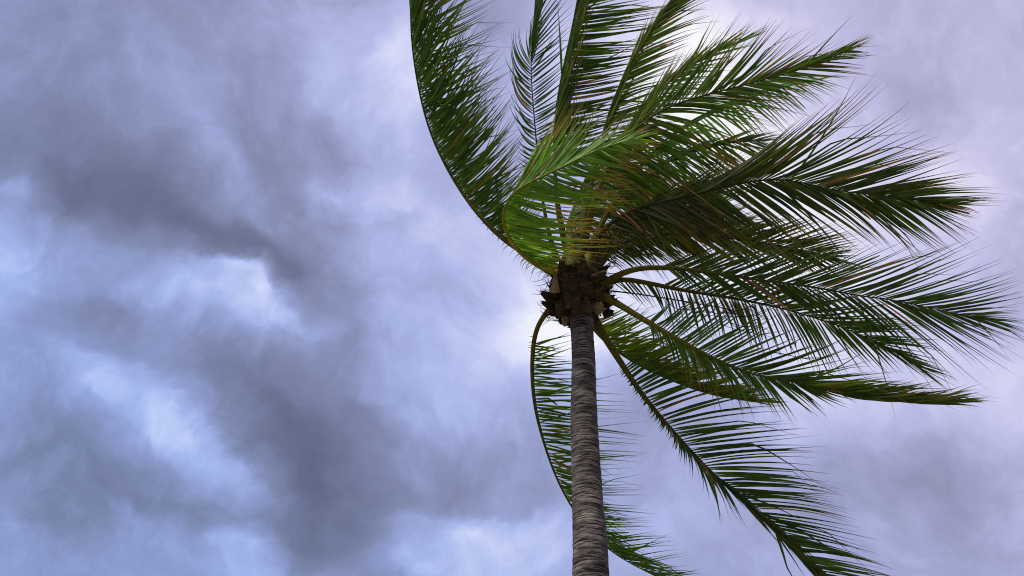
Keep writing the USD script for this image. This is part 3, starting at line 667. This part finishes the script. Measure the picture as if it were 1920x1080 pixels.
for a, ((sv, sf, scol), ms) in enumerate(built):
    path = f'{P}/frond' + (f'_{a:03d}' if a else '')
    fr_ = prim_mesh(path, sv - ORG, sf, STALK, smooth=True, col=scol)
    if FRONDS[a].label:
        fr_.SetCustomDataByKey('label', FRONDS[a].label)
    rv, rf_, rc, off, cnt = [], [], [], 0, 0
    for b, (V, F, col, pc, w) in enumerate(ms):
        if n_of[(a, b)] in best:
            prim_mesh(f'{path}/leaflet' + (f'_{cnt:03d}' if cnt else ''), V - ORG, F, LEAF, smooth=True, col=col)
            cnt += 1
        else:
            rv.append(V)
            rf_.append(F + off)
            rc.append(col)
            off += len(V)
    if rv:
        pr = prim_mesh(f'{path}/leaflets', np.concatenate(rv) - ORG, np.concatenate(rf_), LEAF, smooth=True, col=np.concatenate(rc))
        pr.SetCustomDataByKey('kind', 'stuff')

# loose fibres about the leaf bases
rng = np.random.default_rng(5)
fv, ff, off = [], [], 0
for q in range(420):
    u = rng.uniform(-1, 1)
    p0 = np.array([1085 + 62 * u, rng.uniform(500, 600)])
    d = -.38 + .30 * abs(u)
    ang = rng.normal(math.atan2(-.3, u), .9)
    L = rng.uniform(8, 30)
    p2 = p0 + L * np.array([math.cos(ang), math.sin(ang)])
    p1 = (p0 + p2) / 2 + rng.normal(0, 6, 2)
    A, B_, C_ = at(*p0, D0 + d), at(*p1, D0 + d - .05), at(*p2, D0 + d - .06 + rng.normal(0, .05))
    t = np.linspace(0, 1, 7)[:, None]
    c = (1 - t) ** 2 * A + 2 * t * (1 - t) * B_ + t ** 2 * C_
    rr = np.linspace(.004, .0012, 7)
    v, f = tube(c, rr, rr, 4, FWD + .01)
    fv.append(v); ff.append(f + off); off += len(v)
pr = prim_mesh(P + '/loose_fibre', np.concatenate(fv) - ORG, np.concatenate(ff), FIBRE)
pr.SetCustomDataByKey('kind', 'stuff')

# dried flower stalk hanging among the right-hand fronds
rng = np.random.default_rng(21)
fv, ff, off = [], [], 0
def twig(pts, r0, r1):
    global off
    c = CubicSpline(np.linspace(0, 1, len(pts)), np.array([at(*p) for p in pts]))(np.linspace(0, 1, 14))
    v, f = tube(c, np.linspace(r0, r1, 14), np.linspace(r0, r1, 14), 5, FWD + .013)
    fv.append(v); ff.append(f + off); off += len(v)
D = D0 - .32
twig([(1135, 545, D0 - .2), (1200, 552, D), (1290, 566, D), (1370, 580, D)], .009, .005)
for (x, y) in [(1250, 559), (1280, 564), (1300, 568), (1320, 571), (1340, 575), (1355, 578), (1370, 580), (1370, 580), (1365, 579)]:
    for _ in range(2):
        a, L = rng.normal(.15, .5), rng.uniform(60, 150)
        ex, ey = x + L * math.cos(a), y + L * math.sin(a) * .7
        twig([(x, y, D), (x + .35 * L * math.cos(a + .25), y + .35 * L * math.sin(a + .25), D - .03), (x + .7 * L * math.cos(a - .1), y + .6 * L * math.sin(a - .1), D), (ex, ey, D + rng.normal(0, .08))], .0045, .002)
prim_mesh(P + '/dried_flower_stalk', np.concatenate(fv) - ORG, np.concatenate(ff), HUSK, smooth=True)

# flower cluster among the stalks on the right of the crown: beads on short branches
rng = np.random.default_rng(8)
ico = trimesh.creation.icosphere(1, 1.0)
fv, ff, off = [], [], 0
for q in range(26):
    p0 = (1128 + rng.normal(0, 4), 480 + rng.normal(0, 5), D0 - .12)
    e = (1128 + rng.uniform(0, 70), 470 - rng.uniform(0, 58), D0 - .2 + rng.normal(0, .12))
    m = ((p0[0] + e[0]) / 2 + rng.normal(0, 6), (p0[1] + e[1]) / 2 - 8, (p0[2] + e[2]) / 2)
    c = CubicSpline([0, .5, 1], np.array([at(*p0), at(*m), at(*e)]))(np.linspace(0, 1, 10))
    v, f = tube(c, np.full(10, .004), np.full(10, .004), 4, FWD + .013)
    f = np.vstack([f[:, [0, 1, 2]], f[:, [0, 2, 3]]])
    fv.append(v); ff.append(f + off); off += len(v)
    for k in range(9):
        v = ico.vertices * rng.uniform(.006, .014) + c[rng.integers(3, 10)] + rng.normal(0, .012, 3)
        fv.append(v); ff.append(ico.faces + off); off += len(v)
prim_mesh(P + '/flower_cluster', np.concatenate(fv) - ORG, np.concatenate(ff), BUD, smooth=True)
